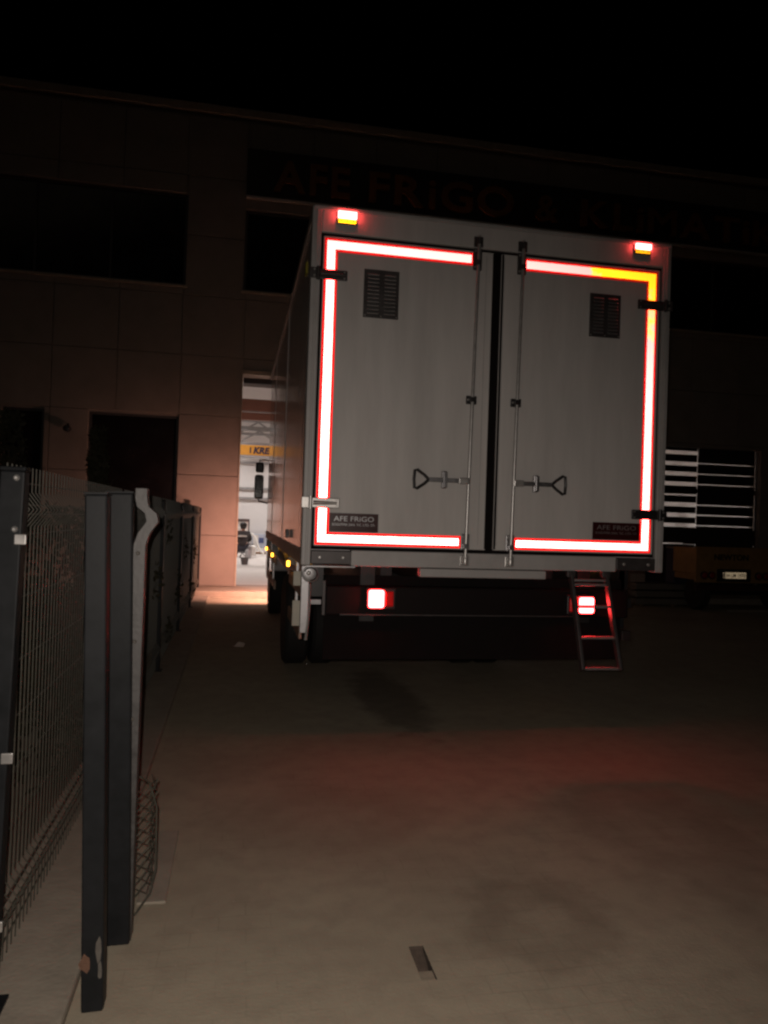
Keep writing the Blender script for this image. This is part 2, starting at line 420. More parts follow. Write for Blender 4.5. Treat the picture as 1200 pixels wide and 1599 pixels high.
for Y, z in ((29, 4.75), (32, 5.45)):
    tr = MB().box(-9, 15, Y-.08, Y+.08, z, z+.16).box(-9, 15, Y-.08, Y+.08, z-.55, z-.45)
    for k in range(16): tr.bar((-9+k*1.5, Y, z-.45), (-8.25+k*1.5, Y, z), .07, .07).bar((-8.25+k*1.5, Y, z), (-7.5+k*1.5, Y, z-.45), .07, .07)
    obj('roof_truss', tr, rail, bld)

# slatted sliding door, the lit hall shows through its gaps
sdoor = thing('slatted_door', 'dark slatted hall door with light showing through its gaps', 'door', (10.4, FY, .3))
DSL = mat('door_slat_paint', (.035, .028, .028), .5)
sx0, sxm, sx1 = 9.0, 10.27, 11.75
def column(x0, x1, gaps, ztop, zbot):
    z = ztop
    for gz, gh in gaps:
        box('slat', (x0, x1, FY+.06, FY+.085, gz+gh/2, z), DSL, sdoor); z = gz-gh/2
    box('slat', (x0, x1, FY+.06, FY+.085, zbot, z), DSL, sdoor)
column(sx0, sxm, [(3.31,.085),(3.06,.09),(2.83,.09),(2.60,.09),(2.35,.035),(2.13,.095),(1.89,.095),(1.66,.085),(1.24,.03)], 3.42, .31)
column(sxm+.028, sx1, [(3.08,.02),(2.84,.022),(2.60,.022),(2.13,.022),(1.90,.024),(1.66,.02)], 3.42, .31)
box('slat', (sx1+.035, 11.82, FY+.06, FY+.085, .31, 3.42), DSL, sdoor)
box('crossbar', (9.0, 11.82, FY+.09, FY+.12, 2.40, 2.50), DSL, sdoor)
box('crossbar', (9.0, 11.82, FY+.09, FY+.12, .31, 1.2), DSL, sdoor)
box('crossbar', (10.0, 11.82, FY+.09, FY+.12, 1.23, 1.60), DSL, sdoor)

# roof sign
sgn = thing('sign_board', 'long dark fascia sign with orange block letters above the hall door', 'sign', (6, FY-.06, 7.95))
box('panel', (-.03, 16, FY-.10, FY+.002, 7.97, 8.93), BAND, sgn, .01)
box('trim', (-.03, 16, FY-.14, FY-.02, 7.93, 7.968), ALUP, sgn)
letters('AFE', .86, .07, .50, FY-.14, 8.13, LETTER, sgn, .1, .02, 1.55)
letters('FRiGO', .86, .07, 2.45, FY-.14, 8.13, LETTER, sgn, .1, .02, 3.15)
letters('&', .80, .07, 6.1, FY-.14, 8.13, LETTER, sgn, .1, .015)
letters('KLiMATiK', .80, .07, 7.15, FY-.14, 8.13, LETTER, sgn, .1, .015, 4.9)

cctv = thing('wall_camera', 'small dark camera on the concrete wall between the lower windows', 'camera', (-3.23, FY-.06, 3.05))
obj('body', MB().lathe((-3.23, FY-.30, 3.09), (0, 1, -.0), [(0, .05), (.005, .062), (.16, .062), (.165, .04)], 16), BLKPL, cctv, smooth=True)
obj('bracket', MB().tube([(-3.23, FY-.055, 3.18), (-3.23, FY-.16, 3.18), (-3.23, FY-.22, 3.12)], .018), BLKPL, cctv, smooth=True)

# ------------------------------------------------------------------ inside the hall
lampm = emit('high_bay_lens', (1, .93, .86), 6)
hb = [(-1.5, 21), (-1.5, 26.5), (-1.5, 32), (4, 21), (4, 26.5), (4, 32), (10, 23), (10, 31)]
for k, (x, y) in enumerate(hb):
    t = thing('high_bay_lamp', 'round high bay lamp hanging under the hall roof', 'lamp', (x, y, 6.9), 'high bay lamps in the hall')
    obj('reflector', MB().lathe((x, y, 6.9), (0,0,1), [(0, .24), (.02, .25), (.16, .17), (.26, .08), (.34, .07)], 20), ALU, t, smooth=True)
    obj('lens', MB().lathe((x, y, 6.885), (0,0,1), [(0, .2), (.01, .21)], 20), lampm, t)
    obj('cable', MB().tube([(x, y, 7.24), (x, y, 9.5)], .01, 6), BLKPL, t)
    ld = bpy.data.lights.new('high_bay_light', 'SPOT'); ld.energy = 1450; ld.spot_size = R(118); ld.spot_blend = .6; ld.color = (1, .94, .90); ld.shadow_soft_size = .15
    lo = bpy.data.objects.new('high_bay_light', ld); COL.objects.link(lo); lo.location = (0, 0, -.03); lo.parent = t

cr = thing('overhead_crane', 'orange overhead crane girder with dark lettering inside the hall', 'crane', (4, 24, 3.4))
box('girder', (-6, 14, 23.85, 24.15, 3.42, 3.74), ORANGE, cr, .01)
box('bottom_flange', (-6, 14, 23.75, 24.25, 3.36, 3.415), rail, cr)
text('KREN', .27, .01, .44, 23.84, 3.49, NAVY, cr, bold=.012, shear=.2)
obj('emblem', MB().prism([(23.838, 3.49), (23.848, 3.49), (23.848, 3.67), (23.838, 3.67)], .33, .37), NAVY, cr)

def skin(name, joints, edges, m, parent, sub=2):
    b = BASE[parent.name]
    me = bpy.data.meshes.new(name); me.from_pydata([tuple(Vector(p)-b) for p, r in joints], edges, [])
    o = bpy.data.objects.new(name, me); COL.objects.link(o)
    s = o.modifiers.new('s', 'SKIN'); sv = me.skin_vertices[0].data
    for k, (p, r) in enumerate(joints): sv[k].radius = (r, r) if not isinstance(r, tuple) else r
    sv[0].use_root = True
    u = o.modifiers.new('u', 'SUBSURF'); u.levels = sub; u.render_levels = sub
    dg = bpy.context.evaluated_depsgraph_get(); me2 = bpy.data.meshes.new_from_object(o.evaluated_get(dg))
    bpy.data.objects.remove(o); me2.materials.clear(); me2.materials.append(m)
    for p in me2.polygons: p.use_smooth = True
    n = bpy.data.objects.new(name, me2); COL.objects.link(n); n.parent = parent; BASE[n.name] = b; return n
px, py = .22, 26.0
P = thing('person', 'person in dark work jacket with pale reflective band crouching on the hall floor', 'person', (px, py, .12))
J = [((px, py, .46), .15), ((px, py+.03, .68), .15), ((px, py+.09, .92), .17), ((px+.01, py+.13, 1.05), .06), ((px+.02, py+.17, 1.19), .095), ((px+.02, py+.18, 1.25), .08),
     ((px-.12, py+.06, .44), .10), ((px-.2, py+.46, .50), .075), ((px-.19, py+.32, .16), .05), ((px-.2, py+.45, .15), .045),
     ((px+.12, py+.06, .44), .10), ((px+.2, py+.46, .50), .075), ((px+.19, py+.32, .16), .05), ((px+.2, py+.45, .15), .045),
     ((px-.2, py+.1, .95), .075), ((px-.27, py+.26, .72), .05), ((px-.16, py+.5, .66), .038), ((px-.14, py+.58, .66), .03),
     ((px+.2, py+.1, .95), .075), ((px+.27, py+.26, .72), .05), ((px+.16, py+.5, .66), .038), ((px+.14, py+.58, .66), .03)]
Ed = [(0,1),(1,2),(2,3),(3,4),(4,5),(0,6),(6,7),(7,8),(8,9),(0,10),(10,11),(11,12),(12,13),(2,14),(14,15),(15,16),(16,17),(2,18),(18,19),(19,20),(20,21)]
body = skin('body', J, Ed, SKIN, P)
skin('jacket', [((px, py, .50), .175), ((px, py+.03, .68), .18), ((px, py+.08, .90), .19), ((px, py+.11, 1.0), .1), ((px-.2, py+.1, .95), .09), ((px-.27, py+.26, .72), .065), ((px-.19, py+.44, .67), .05),
     ((px+.2, py+.1, .95), .09), ((px+.27, py+.26, .72), .065), ((px+.19, py+.44, .67), .05)], [(0,1),(1,2),(2,3),(2,4),(4,5),(5,6),(2,7),(7,8),(8,9)], CLOTH, P)
skin('trousers', [((px, py, .43), .165), ((px-.12, py+.06, .44), .115), ((px-.2, py+.46, .50), .09), ((px-.19, py+.33, .19), .065), ((px+.12, py+.06, .44), .115), ((px+.2, py+.46, .50), .09), ((px+.19, py+.33, .19), .065)],
     [(0,1),(1,2),(2,3),(0,4),(4,5),(5,6)], TROUS, P)
obj('hair', MB().lathe((px+.02, py+.155, 1.16), (0,.1,1), [(-.08, .06), (-.03, .10), (.03, .118), (.09, .118), (.135, .09), (.16, .03)], 14), HAIR, P, smooth=True)
obj('reflective_band', MB().lathe((px, py+.05, .80), (0,.15,1), [(0, .188), (.05, .192)], 20), WHITEP, P, smooth=True)
stl = thing('work_stool', 'low stool under the crouching person in the hall', 'stool', (px, py-.02, .12))
obj('seat', MB().lathe((px, py-.02, .28), (0,0,1), [(0,.15), (.03,.16), (.05,.15)], 16), DARKST, stl)
for k in range(3):
    a = k*2.1; obj('leg', MB().tube([(px, py-.02, .28), (px+.15*math.cos(a), py-.02+.15*math.sin(a), .12)], .015, 6), DARKST, stl)
brd = thing('work_board', 'white board in dark frame standing beyond the crouching person', 'board', (.1, 27.4, .12))
box('panel', (-.35, .42, 27.4, 27.42, .95, 1.32), WHITEP, brd)
obj('frame', MB().box(-.39, .46, 27.38, 27.43, 1.322, 1.42).box(.421, .46, 27.38, 27.43, .12, 1.32).box(-.39, -.352, 27.38, 27.43, .12, 1.32), DARKST, brd)
def canister(x, y, h, r, m, label, cat='canister'):
    t = thing('canister', label, cat, (x, y, .12))
    obj('body', MB().lathe((x, y, .12), (0,0,1), [(0, r*.9), (.01, r), (h*.75, r), (h*.85, r*.6), (h*.88, r*.35), (h*.95, r*.35)], 18), m, t, smooth=True)
    obj('cap', MB().lathe((x, y, .12+h*.951), (0,0,1), [(0, r*.4), (h*.05, r*.4)], 14), BLKPL, t)
canister(.62, 27.5, .42, .1, WHITEP, 'white plastic canister on the hall floor beside the crouching person')
canister(.38, 25.2, .36, .07, rail, 'grey metal bottle on the hall floor behind the crouching person', 'bottle')
canister(.46, 25.6, .50, .06, STEEL, 'tall steel bottle beside the white canister in the hall', 'bottle')
tb = thing('tool_bucket', 'dark bucket standing on the hall floor near the doorway', 'bucket', (.27, 22.3, .12))
obj('body', MB().lathe((.27, 22.3, .12), (0,0,1), [(0,.09), (.2,.12), (.21,.125)], 18), DARKST, tb, smooth=True)
obj('handle', MB().tube([(.15,22.3,.33), (.18,22.3,.42), (.27,22.3,.46), (.36,22.3,.42), (.39,22.3,.33)], .008, 6), STEEL, tb)
tag(obj('hose', MB().tube([(.45,28,.85), (.58,28,.88), (.70,28,.74), (.78,28,.5), (.88,28,.28), (1.02,28,.16)], .045, 10), WHITEP, smooth=True), 'pale flexible hose arching down to the hall floor', 'hose')
tag(obj('timber_plank', MB().box(.66, 1.9, 28.6, 28.8, .119, .2), WOOD, bevel=.004), 'long wooden plank lying on the hall floor by the hose', 'plank')
cab_ = thing('control_cabinet', 'white control cabinet with blue panel at the hall back wall', 'cabinet', (1.05, 34.7, .12))
box('body', (.72, 1.36, 34.55, 34.88, .121, .72), mat('pale_blue_paint', (.5, .55, .66), .5), cab_, .01)
box('display', (1.02, 1.24, 34.535, 34.549, .32, .56), mat('blue_panel', (.06, .10, .25), .4), cab_)
box('door', (.76, .99, 34.535, 34.549, .16, .68), WHITEP, cab_)

# ------------------------------------------------------------------ the truck
TY = 4.887; TL, TR_ = .416, 2.976; ZB, ZT = 1.241, 3.575; BF = 11.0
trk = thing('refrigerated_truck', 'white refrigerated box truck parked with closed rear doors outlined in red tape', 'truck', (1.696, 7.5, 0))
bx = obj('cargo_box', MB().box(TL+.012, TR_-.012, TY+.10, BF, ZB+.01, ZT-.012), GLOSSW, trk, .02)
for (z0, z1) in ((ZB, ZB+.10), (ZT-.06, ZT)):
    for x0, x1 in ((TL, TL+.011), (TR_-.011, TR_)): box('edge_rail', (x0, x1, TY+.06, BF+.01, z0, z1), mat('dull_rail', (.52, .47, .44), .45, metal=.3, var=.25), bx, .004)
for y in (7.2, 9.4): box('panel_joint', (TL+.008, TL+.0118, y, y+.03, ZB+.1, ZT-.06), ALUP, bx)
box('side_latch', (TL-.02, TL+.008, 6.17, 6.26, 1.38, 1.45), BLKPL, bx, .006)
box('side_reflector', (TL+.004, TL+.0115, 5.35, 5.44, 3.28, 3.36), mat('faded_yellow_decal', (.4, .34, .03), .5), bx)
# rear frame
rf = box('rear_frame', (TL, TL+.062, TY-.006, TY+.0985, ZB, ZT), ALUP, trk, .008)
box('corner_post', (TR_-.062, TR_, TY-.006, TY+.0985, ZB, ZT), ALUP, rf, .008)
box('post_ridge', (TL+.024, TL+.040, TY-.016, TY-.0065, ZB+.01, ZT-.02), ALUP, rf, .004)
box('post_ridge', (TR_-.040, TR_-.024, TY-.016, TY-.0065, ZB+.01, ZT-.02), ALUP, rf, .004)
box('header', (TL+.0625, TR_-.0625, TY-.003, TY+.098, 3.408, ZT-.005), WHITE, rf, .006)
box('header_drip_rail', (TL+.01, TR_-.01, TY-.022, TY-.0065, ZT-.028, ZT-.002), ALUP, rf, .005)
box('sill', (.742, 2.617, TY-.003, TY+.098, ZB, 1.345), ALUP, rf, .006)
for x0, x1 in ((.479, .7415), (2.6175, 2.913)):
    p = box('corner_plate', (x0, x1, TY-.012, TY+.09, 1.252, 1.338), DARKST, rf, .004)
    for bxx in (x0+.055, x1-.055): obj('bolt', MB().lathe((bxx, TY-.012, 1.296), (0,-1,0), [(0, .011), (.006, .011), (.009, .007)], 10), CHROME, p)
box('gasket', (.479, 2.913, TY+.02, TY+.097, 1.346, 3.407), BLACK, rf)

def strip(name, b, m, parent): return box(name, b, m, parent)
DY = TY+.004
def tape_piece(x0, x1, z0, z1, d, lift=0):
    e, c = .010, .006      # red strip imitating lens bloom round the tape, clear prismatic core
    strip('tape_bloom', (x0-e, x1+e, DY-.0015+lift, DY-.0002, z0-e, z1+e), TAPEBLOOM, d)
    strip('reflective_tape', (x0+c, x1-c, DY-.003, DY-.0016, z0+c, z1-c), TAPE, d)
def louvre_vent(x0, x1, z0, z1, d):
    v = obj('vent', MB().box(x0, x1, DY-.010, DY-.0003, z0, z1), DARKST, d, .003)
    xm = (x0+x1)/2; n = 11; zz0, zz1 = z0+.03, z1-.035
    for a, b in ((x0+.025, xm-.018), (xm+.018, x1-.025)):
        for k in range(n):
            z = zz0 + (zz1-zz0)*k/(n-1)
            obj('louver', MB().prism([(DY-.010, z+.008), (DY-.024, z-.004), (DY-.022, z-.007), (DY-.010, z+.003)], a, b), ALU, v)
    for a in (x0+.012, xm, x1-.012): obj('rivet', MB().lathe((a, DY-.010, z0+.012), (0,-1,0), [(0,.005), (.003,.004)], 8), CHROME, v)
def rear_door(x0, x1, side):
    d = obj('rear_door', MB().box(x0, x1, DY, DY+.07, 1.368, 3.388), WHITE, trk, .006)
    d['label'] = 'left rear door leaf with handle, vent and red tape' if side < 0 else 'right rear door leaf with handle, vent and faded tape corner'
    s = side
    if s < 0:
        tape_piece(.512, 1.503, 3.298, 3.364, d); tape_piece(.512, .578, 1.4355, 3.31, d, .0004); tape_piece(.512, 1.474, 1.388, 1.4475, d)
        rod_x, kx = (1.538, 1.508), -1; louvre_vent(.766, 1.002, 2.876, 3.194, d); pl = (.590, .915, 1.464, 1.586)
    else:
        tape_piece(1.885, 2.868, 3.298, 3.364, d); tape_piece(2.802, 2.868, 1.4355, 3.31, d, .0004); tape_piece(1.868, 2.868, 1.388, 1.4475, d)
        rod_x, kx = (1.853, 1.826), 1; louvre_vent(2.362, 2.594, 2.876, 3.18, d); pl = (2.434, 2.792, 1.464, 1.585)
    # edge trim beside the centre seal
    xt = x1-.012 if s < 0 else x0+.002
    box('seal_lip', (xt, xt+.010, DY-.012, DY-.0003, 1.375, 3.38), BLACK, d)
    xa = 1.60 if s < 0 else 1.728
    box('trim_line', (xa, xa+.006, DY-.003, DY-.0003, 1.40, 3.36), ALUP, d)
    # lock rod with cams, guides, handle
    zt, zb = 3.48, 1.283; ry = DY-.036
    def rx(z): return rod_x[1] + (rod_x[0]-rod_x[1])*(z-zb)/(zt-zb)
    rod = obj('lock_rod', MB().tube([(rx(zb), ry, zb), (rx(zt), ry, zt)], .0115, 12), CHROME, trk, smooth=True)
    for z0, z1 in ((3.255, 3.40), (1.365, 1.475)):
        box('rod_guide', (rx(z0)-.030, rx(z0)+.030, DY-.022, DY-.0035, z0, z1), DARKST if z0 > 2 else STEEL, rod, .004)
        box('rod_clip', (rx(z0)-.020, rx(z0)+.020, DY-.052, DY-.0225, (z0+z1)/2-.045, (z0+z1)/2-.012), DARKST if z0 > 2 else STEEL, rod, .004)
        for zz in (z0+.018, z1-.018): obj('bolt', MB().lathe((rx(z0)-.018, DY-.022, zz), (0,-1,0), [(0,.008), (.006,.007)], 8), CHROME, rod)
    for z, mm in ((3.445, DARKST), (1.295, CHROME)):
        box('cam_keeper', (rx(z)-.032, rx(z)+.032, TY-.020, TY-.0065, z-.035, z+.035), mm, rod, .004)
        obj('cam', MB().lathe((rx(z), ry, z-.022), (0,0,1), [(0,.017), (.03,.020), (.044,.016)], 12), mm, rod, smooth=True)
    z = 2.376
    box('mid_guide', (rx(z)-.036, rx(z)+.036, DY-.020, DY-.0003, z-.028, z+.028), BLKPL, rod, .004)
    box('mid_clip', (rx(z)-.022, rx(z)+.022, DY-.054, DY-.0205, z-.016, z+.016), BLKPL, rod, .004)
    for q in (-.026, .026): obj('bolt', MB().lathe((rx(z)+q, DY-.020, z), (0,-1,0), [(0,.007), (.006,.006)], 8), CHROME, rod)
    z = 1.828; hx = rx(z)
    h = box('handle_clamp', (min(hx, hx+kx*.07), max(hx, hx+kx*.07), DY-.052, DY-.022, z-.022, z+.022), CHROME, rod, .005)
    obj('lever', MB().bar((hx+kx*.065, DY-.037, z), (hx+kx*.275, DY-.037, z), .016, .030), STEEL, rod, .003)
    kxx = hx+kx*.165
    box('handle_keeper', (kxx-.017, kxx+.017, DY-.030, DY-.0003, z-.055, z+.062), STEEL, rod, .006)
    box('keeper_latch', (kxx-.013, kxx+.013, DY-.056, DY-.046, z-.05, z+.055), STEEL, rod, .004)
    loop = [(hx+kx*.275, DY-.037, z), (hx+kx*.305, DY-.037, z+.028), (hx+kx*.355, DY-.037, z+.062), (hx+kx*.372, DY-.037, z+.058), (hx+kx*.376, DY-.037, z),
            (hx+kx*.372, DY-.037, z-.058), (hx+kx*.355, DY-.037, z-.062), (hx+kx*.305, DY-.037, z-.028), (hx+kx*.275, DY-.037, z)]
    obj('handle_loop', MB().tube(loop, .0105, 8), BLKPL, rod, smooth=True)
    # maker's plate
    p = box('name_plate', (pl[0], pl[1], DY-.005, DY-.0034, pl[2], pl[3]), mat('maroon_plate', (.045, .006, .006), .35), d)
    text('AFE FRiGO', .046, .002, pl[0]+.03, DY-.0062, pl[2]+.070, ALU, p, width=pl[1]-pl[0]-.06)
    text('SOGUTMA SAN. TiC. LTD. STi', .022, .002, pl[0]+.02, DY-.0062, pl[2]+.040, ALU, p, width=pl[1]-pl[0]-.045)
    # hinges, strapped over the tape
    for z, mm in ((3.132, DARKST), (1.648, CHROME if s < 0 else BLKPL)):
        if s < 0: fx0, fx1, tx0, tx1, kn = .405, .470, .470, .655, .463
        else: fx0, fx1, tx0, tx1, kn = 2.925, 2.985, 2.722, 2.925, 2.932
        hg = obj('hinge', MB().box(tx0, tx1, DY-.016, DY-.0035, z-.034, z+.034), mm, d, .006)
        obj('hinge_rib', MB().tube([(tx0+.01, DY-.020, z), (tx1-.02, DY-.020, z)], [.016, .009] if s < 0 else [.009, .016], 10), mm, hg, smooth=True)
        box('frame_leaf', (fx0, fx1, TY-.024, TY-.0165, z-.036, z+.036), mm, hg, .004)
        obj('knuckle', MB().tube([(kn, DY-.026, z-.042), (kn, DY-.026, z+.042)], .013, 10), mm, hg, smooth=True)
        for q in (-.02, .02): obj('bolt', MB().lathe(((fx0+fx1)/2, TY-.024, z+q), (0,-1,0), [(0,.008), (.006,.007)], 8), CHROME, hg)
        bxx = tx1-.02 if s < 0 else tx0+.02
        for q in (-.02, .02): obj('bolt', MB().lathe((bxx, DY-.016, z+q), (0,-1,0), [(0,.006), (.004,.005)], 8), CHROME, hg)
    return d
rear_door(.494, 1.660, -1)
rear_door(1.712, 2.898, 1)
# header marker lamps
for x0, x1, z0, z1, za in ((.577, .702, 3.498, 3.545, 3.473), (2.682, 2.800, 3.511, 3.551, 3.488)):
    l = box('marker_lamp', (x0-.004, x1+.004, TY-.018, TY-.0035, za-.003, z1+.003), BLKPL, rf, .004)
    box('lens', (x0, x1, TY-.040, TY-.0185, z0, z1), TOPLAMP, l, .004)
    box('amber_reflector', (x0+.006, x1-.006, TY-.026, TY-.0185, za, z0-.002), AMBRET, l)
    for q in (.18, .5, .82): box('screw_recess', (x0+(x1-x0)*q-.006, x0+(x1-x0)*q+.006, TY-.028, TY-.0262, za+.006, z0-.008), RED, l)
# step bar under the sill, bumper, flap
box('step_bar', (1.205, 2.095, TY-.012, TY+.06, 1.180, 1.236), ALUP, trk, .006)
box('left_lip', (.45, .77, TY-.01, TY+.09, 1.232, 1.2395), ALU, trk)
bmp = box('bumper_beam', (.60, 2.80, TY+.14, TY+.24, .90, 1.10), mat('black_bumper', (.009, .006, .006), .6, spec=.15), trk, .012)
box('bumper_strip', (.70, 2.38, TY+.128, TY+.139, .905, .912), DARKST, bmp)
for x in (.9, 2.5): box('bumper_bracket', (x-.05, x+.05, TY+.245, TY+.40, .85, 1.24), BLKPL, bmp)
box('rubber_flap', (.607, 2.80, TY+.25, TY+.262, .585, 1.165), BLACK, trk)
for z in (1.0, .76): box('flap_stay', (2.802, 2.87, TY+.22, TY+.28, z-.035, z+.035), BLKPL, trk, .004)
box('plate_bracket', (.50, .58, TY+.20, TY+.23, .965, 1.0), STEEL, bmp, .003)
box('hanger_strip', (.583, .60, TY+.16, TY+.18, .90, 1.13), DARKST, bmp)
for x0, x1, dim in ((.880, .986, (.99, 1.05)), (2.386, 2.496, (2.315, 2.382))):
    z0, z1 = (.962, 1.082) if x0 < 1 else (.940, 1.052)
    l = box('tail_lamp', (min(x0, dim[0])-.012, max(x1, dim[1])+.02, TY+.085, TY+.139, z0-.012, z1+.012), BLKPL, bmp, .008)
    box('lens', (x0, x1, TY+.055, TY+.0845, z0, z1), REDLAMP, l, .014)
    box('side_lens', (dim[0], dim[1], TY+.062, TY+.0845, z0+.01, z1-.01), REDDIM, l, .008)
# access ladder hanging on a slant
lad = obj('access_ladder', MB().bar((2.28, TY-.005, 1.225), (2.28, 4.659, .60), .022, .045, (0,1,0)), DARKST, trk, .003)
obj('rail', MB().bar((2.54, TY-.005, 1.225), (2.54, 4.640, .60), .022, .045, (0,1,0)), DARKST, lad, .003)
for zz in (1.18, 1.15, 1.005, .805, .612):
    t = (1.225-zz)/.625; y = TY-.005 - t*.23
    box('rung', (2.292, 2.528, y-.018, y+.018, zz-.008, zz+.008), mat('tread_plate', (.28, .26, .26), .35, metal=.6, bump=.6, bscale=160), lad, .002)
for x in (2.28, 2.54): box('ladder_hanger', (x-.03, x+.03, TY-.02, TY+.02, 1.20, 1.2405), DARKST, lad, .004)
# side guards and rear corner bracket (both sides)
for s, X in ((-1, TL+.03), (1, TR_-.03)):
    if s > 0: X -= .12
    br = box('guard_bracket', (X-.022, X+.030, TY+(.02 if s < 0 else .3), TY+(.05 if s < 0 else .33), .80, 1.236), ALU if s < 0 else BLKPL, trk, .004)
    if s < 0: obj('pivot_disc', MB().lathe((X+.035, TY+.015, 1.185), (0,-1,0), [(0, .055), (.012, .055), (.014, .05), (.02, .03)], 24), ALU, br, smooth=True)
    if s < 0: obj('pivot_ring', MB().tube([(X+.035+.042*math.cos(a/10*math.pi*1.4-1.6), TY-.006, 1.185+.042*math.sin(a/10*math.pi*1.4-1.6)) for a in range(11)], .005, 6), BLKPL, br, smooth=True)
    if s < 0: obj('pivot_bolt', MB().lathe((X+.022, TY-.005, 1.192), (0,-1,0), [(0,.016), (.012,.014), (.016,.006)], 10), CHROME, br, smooth=True)
    if s < 0: obj('stay', MB().tube([(X+.034, TY+.01, 1.12), (X+.036, TY+.006, .95), (X+.022, TY, .80), (X+.018, TY, .76)], [.007, .007, .009, .011], 8), CHROME, br, smooth=True)
    if s < 0:
        for za, zb in ((1.105, 1.20), (.845, 1.01)): box('cream_plate', (X-.072, X-.0225, TY+.03, TY+.045, za, zb), mat('cream_plate', (.50, .47, .39), .5), br, .003)
    for ya, yb in ((TY+.055 if s < 0 else TY+.34, 6.15), (8.35, 10.3)):
        sg = box('side_guard', (X-.015, X+.005, ya, yb, 1.02, 1.12), mat('brown_board', (.36, .24, .18), .5), trk, .004)
        box('board', (X-.015, X+.005, ya+.10, yb, .74, .83), mat('brown_board', (.36, .24, .18), .5), sg, .004)
        box('guard_post', (X-.012, X+.003, ya+.5, ya+.56, .735, 1.235), ALU, sg)
    for y, z in ((5.87, 1.19), (8.5, 1.12), (10.15, 1.12)):
        bk = box('marker_bracket', (X-.045, X+.02, y, y+.03, z-.01, 1.238), BLKPL, trk)
        box('side_marker', (X-.055, X-.032, y-.03, y-.0005, z-.021, z+.021), AMBLAMP, bk, .004)
# chassis, wheels, cab
ch = box('chassis_frame', (1.25, 1.35, 5.3, 12.9, .72, 1.0), BLKPL, trk, .01)
box('frame_rail', (2.04, 2.14, 5.3, 12.9, .72, 1.0), BLKPL, ch, .01)
for y in (5.6, 6.6, 8.9, 10.2): box('cross_member', (1.36, 2.03, y, y+.08, .76, .98), BLKPL, ch)
for x in (.52, 1.0, 1.6, 2.2, 2.8): box('floor_bearer', (x, x+.08, TY+.3, BF-.1, 1.01, ZB+.008), BLKPL, ch)
for y in (8.1, 12.25): obj('axle', MB().tube([(.75, y, .47), (2.64, y, .47)], .06, 10), BLKPL, ch, smooth=True)
obj('differential', MB().lathe((1.55, 8.1, .47), (1,0,0), [(0,.06), (.06,.17), (.2,.2), (.3,.12), (.34,.06)], 18), BLKPL, ch, smooth=True)
def wheel(x, y, wd):
    r = .47; t = obj('wheel', MB().lathe((x, y, r), (1,0,0), [(0, .30), (0, r*.93), (.03, r), (wd-.03, r), (wd, r*.93), (wd, .30)], 32), TYRE, trk, smooth=True)
    obj('rim', MB().lathe((x+wd*.15, y, r), (1,0,0), [(0, .285), (.02, .26), (.04, .12), (wd*.4, .11), (wd*.6, .26), (wd*.7, .285)], 24), STEEL, t, smooth=True)
for x in (.52, .80, 2.35, 2.63): wheel(x, 8.1, .24)
for x in (.54, 2.58): wheel(x, 12.25, .27)
prof = [(11.18, .75), (11.16, 2.55), (11.35, 2.95), (12.6, 2.98), (12.95, 2.6), (13.22, 1.75), (13.25, .55), (12.8, .5), (12.75, .85), (12.6, 1.02), (11.9, 1.02), (11.75, .85), (11.7, .7)]
cabm = obj('cab', MB().prism(prof, .52, 2.87), GLOSSW, trk, .03)
box('windscreen_band', (.62, 2.77, 13.0, 13.24, .75, 1.05), BLKPL, cabm)
obj('windscreen', MB().quad((.62, 12.975, 2.58), (2.77, 12.975, 2.58), (2.77, 13.225, 1.80), (.62, 13.225, 1.80)), GLASS, cabm)
for x in (.515, 2.872):
    obj('door_window', MB().box(x, x+.003, 11.7, 12.75, 1.85, 2.5), GLASS, cabm)
    box('door_handle', (x-.01 if x < 1 else x, x+.003 if x < 1 else x+.013, 11.75, 11.95, 1.5, 1.54), BLKPL, cabm)
HEADL = emit('lit_headlamp', (1, .66, .42), 14)
for x in (.60, 2.53):
    hl = box('headlamp', (x, x+.26, 13.24, 13.29, .80, .98), HEADL, cabm, .02)
    ld = bpy.data.lights.new('headlamp_beam', 'SPOT'); ld.energy = 430; ld.color = (1, .46, .34); ld.spot_size = R(150); ld.spot_blend = 1; ld.shadow_soft_size = .08
    lo = bpy.data.objects.new('headlamp_beam', ld); COL.objects.link(lo); lo.parent = cabm
    lo.location = Vector((x+.13, 13.34, .89)) - BASE[trk.name]; lo.rotation_euler = (R(75), 0, R(16) if x < 1 else R(-5))
for s, xa, xb in ((-1, .256, .396), (1, 2.99, 3.13)):
    mr_ = obj('mirror', MB().box(xa, xb, 11.92, 12.03, 1.812, 2.192), BLKPL, trk, .035)
    box('upper_mirror', (xa+.01, xb+.0, 11.93, 12.03, 2.225, 2.385), BLKPL, mr_, .03)
    box('mirror_glass', (xa+.02, xb-.02, 11.915, 11.919, 1.84, 2.165), GLASS, mr_)
    xi = .53 if s < 0 else 2.86; xm = (xa+xb)/2
    obj('mirror_arm', MB().tube([(xm, 11.98, 2.36), (xm, 11.98, 2.42), ((xm+xi)/2, 11.99, 2.43), (xi, 12.02, 2.40)], .012, 8), STEEL, mr_, smooth=True)
    obj('mirror_arm', MB().tube([(xm, 11.98, 1.84), (xm, 11.98, 1.78), ((xm+xi)/2, 12.0, 1.76), (xi, 12.02, 1.74)], .014, 8), BLKPL, mr_, smooth=True)

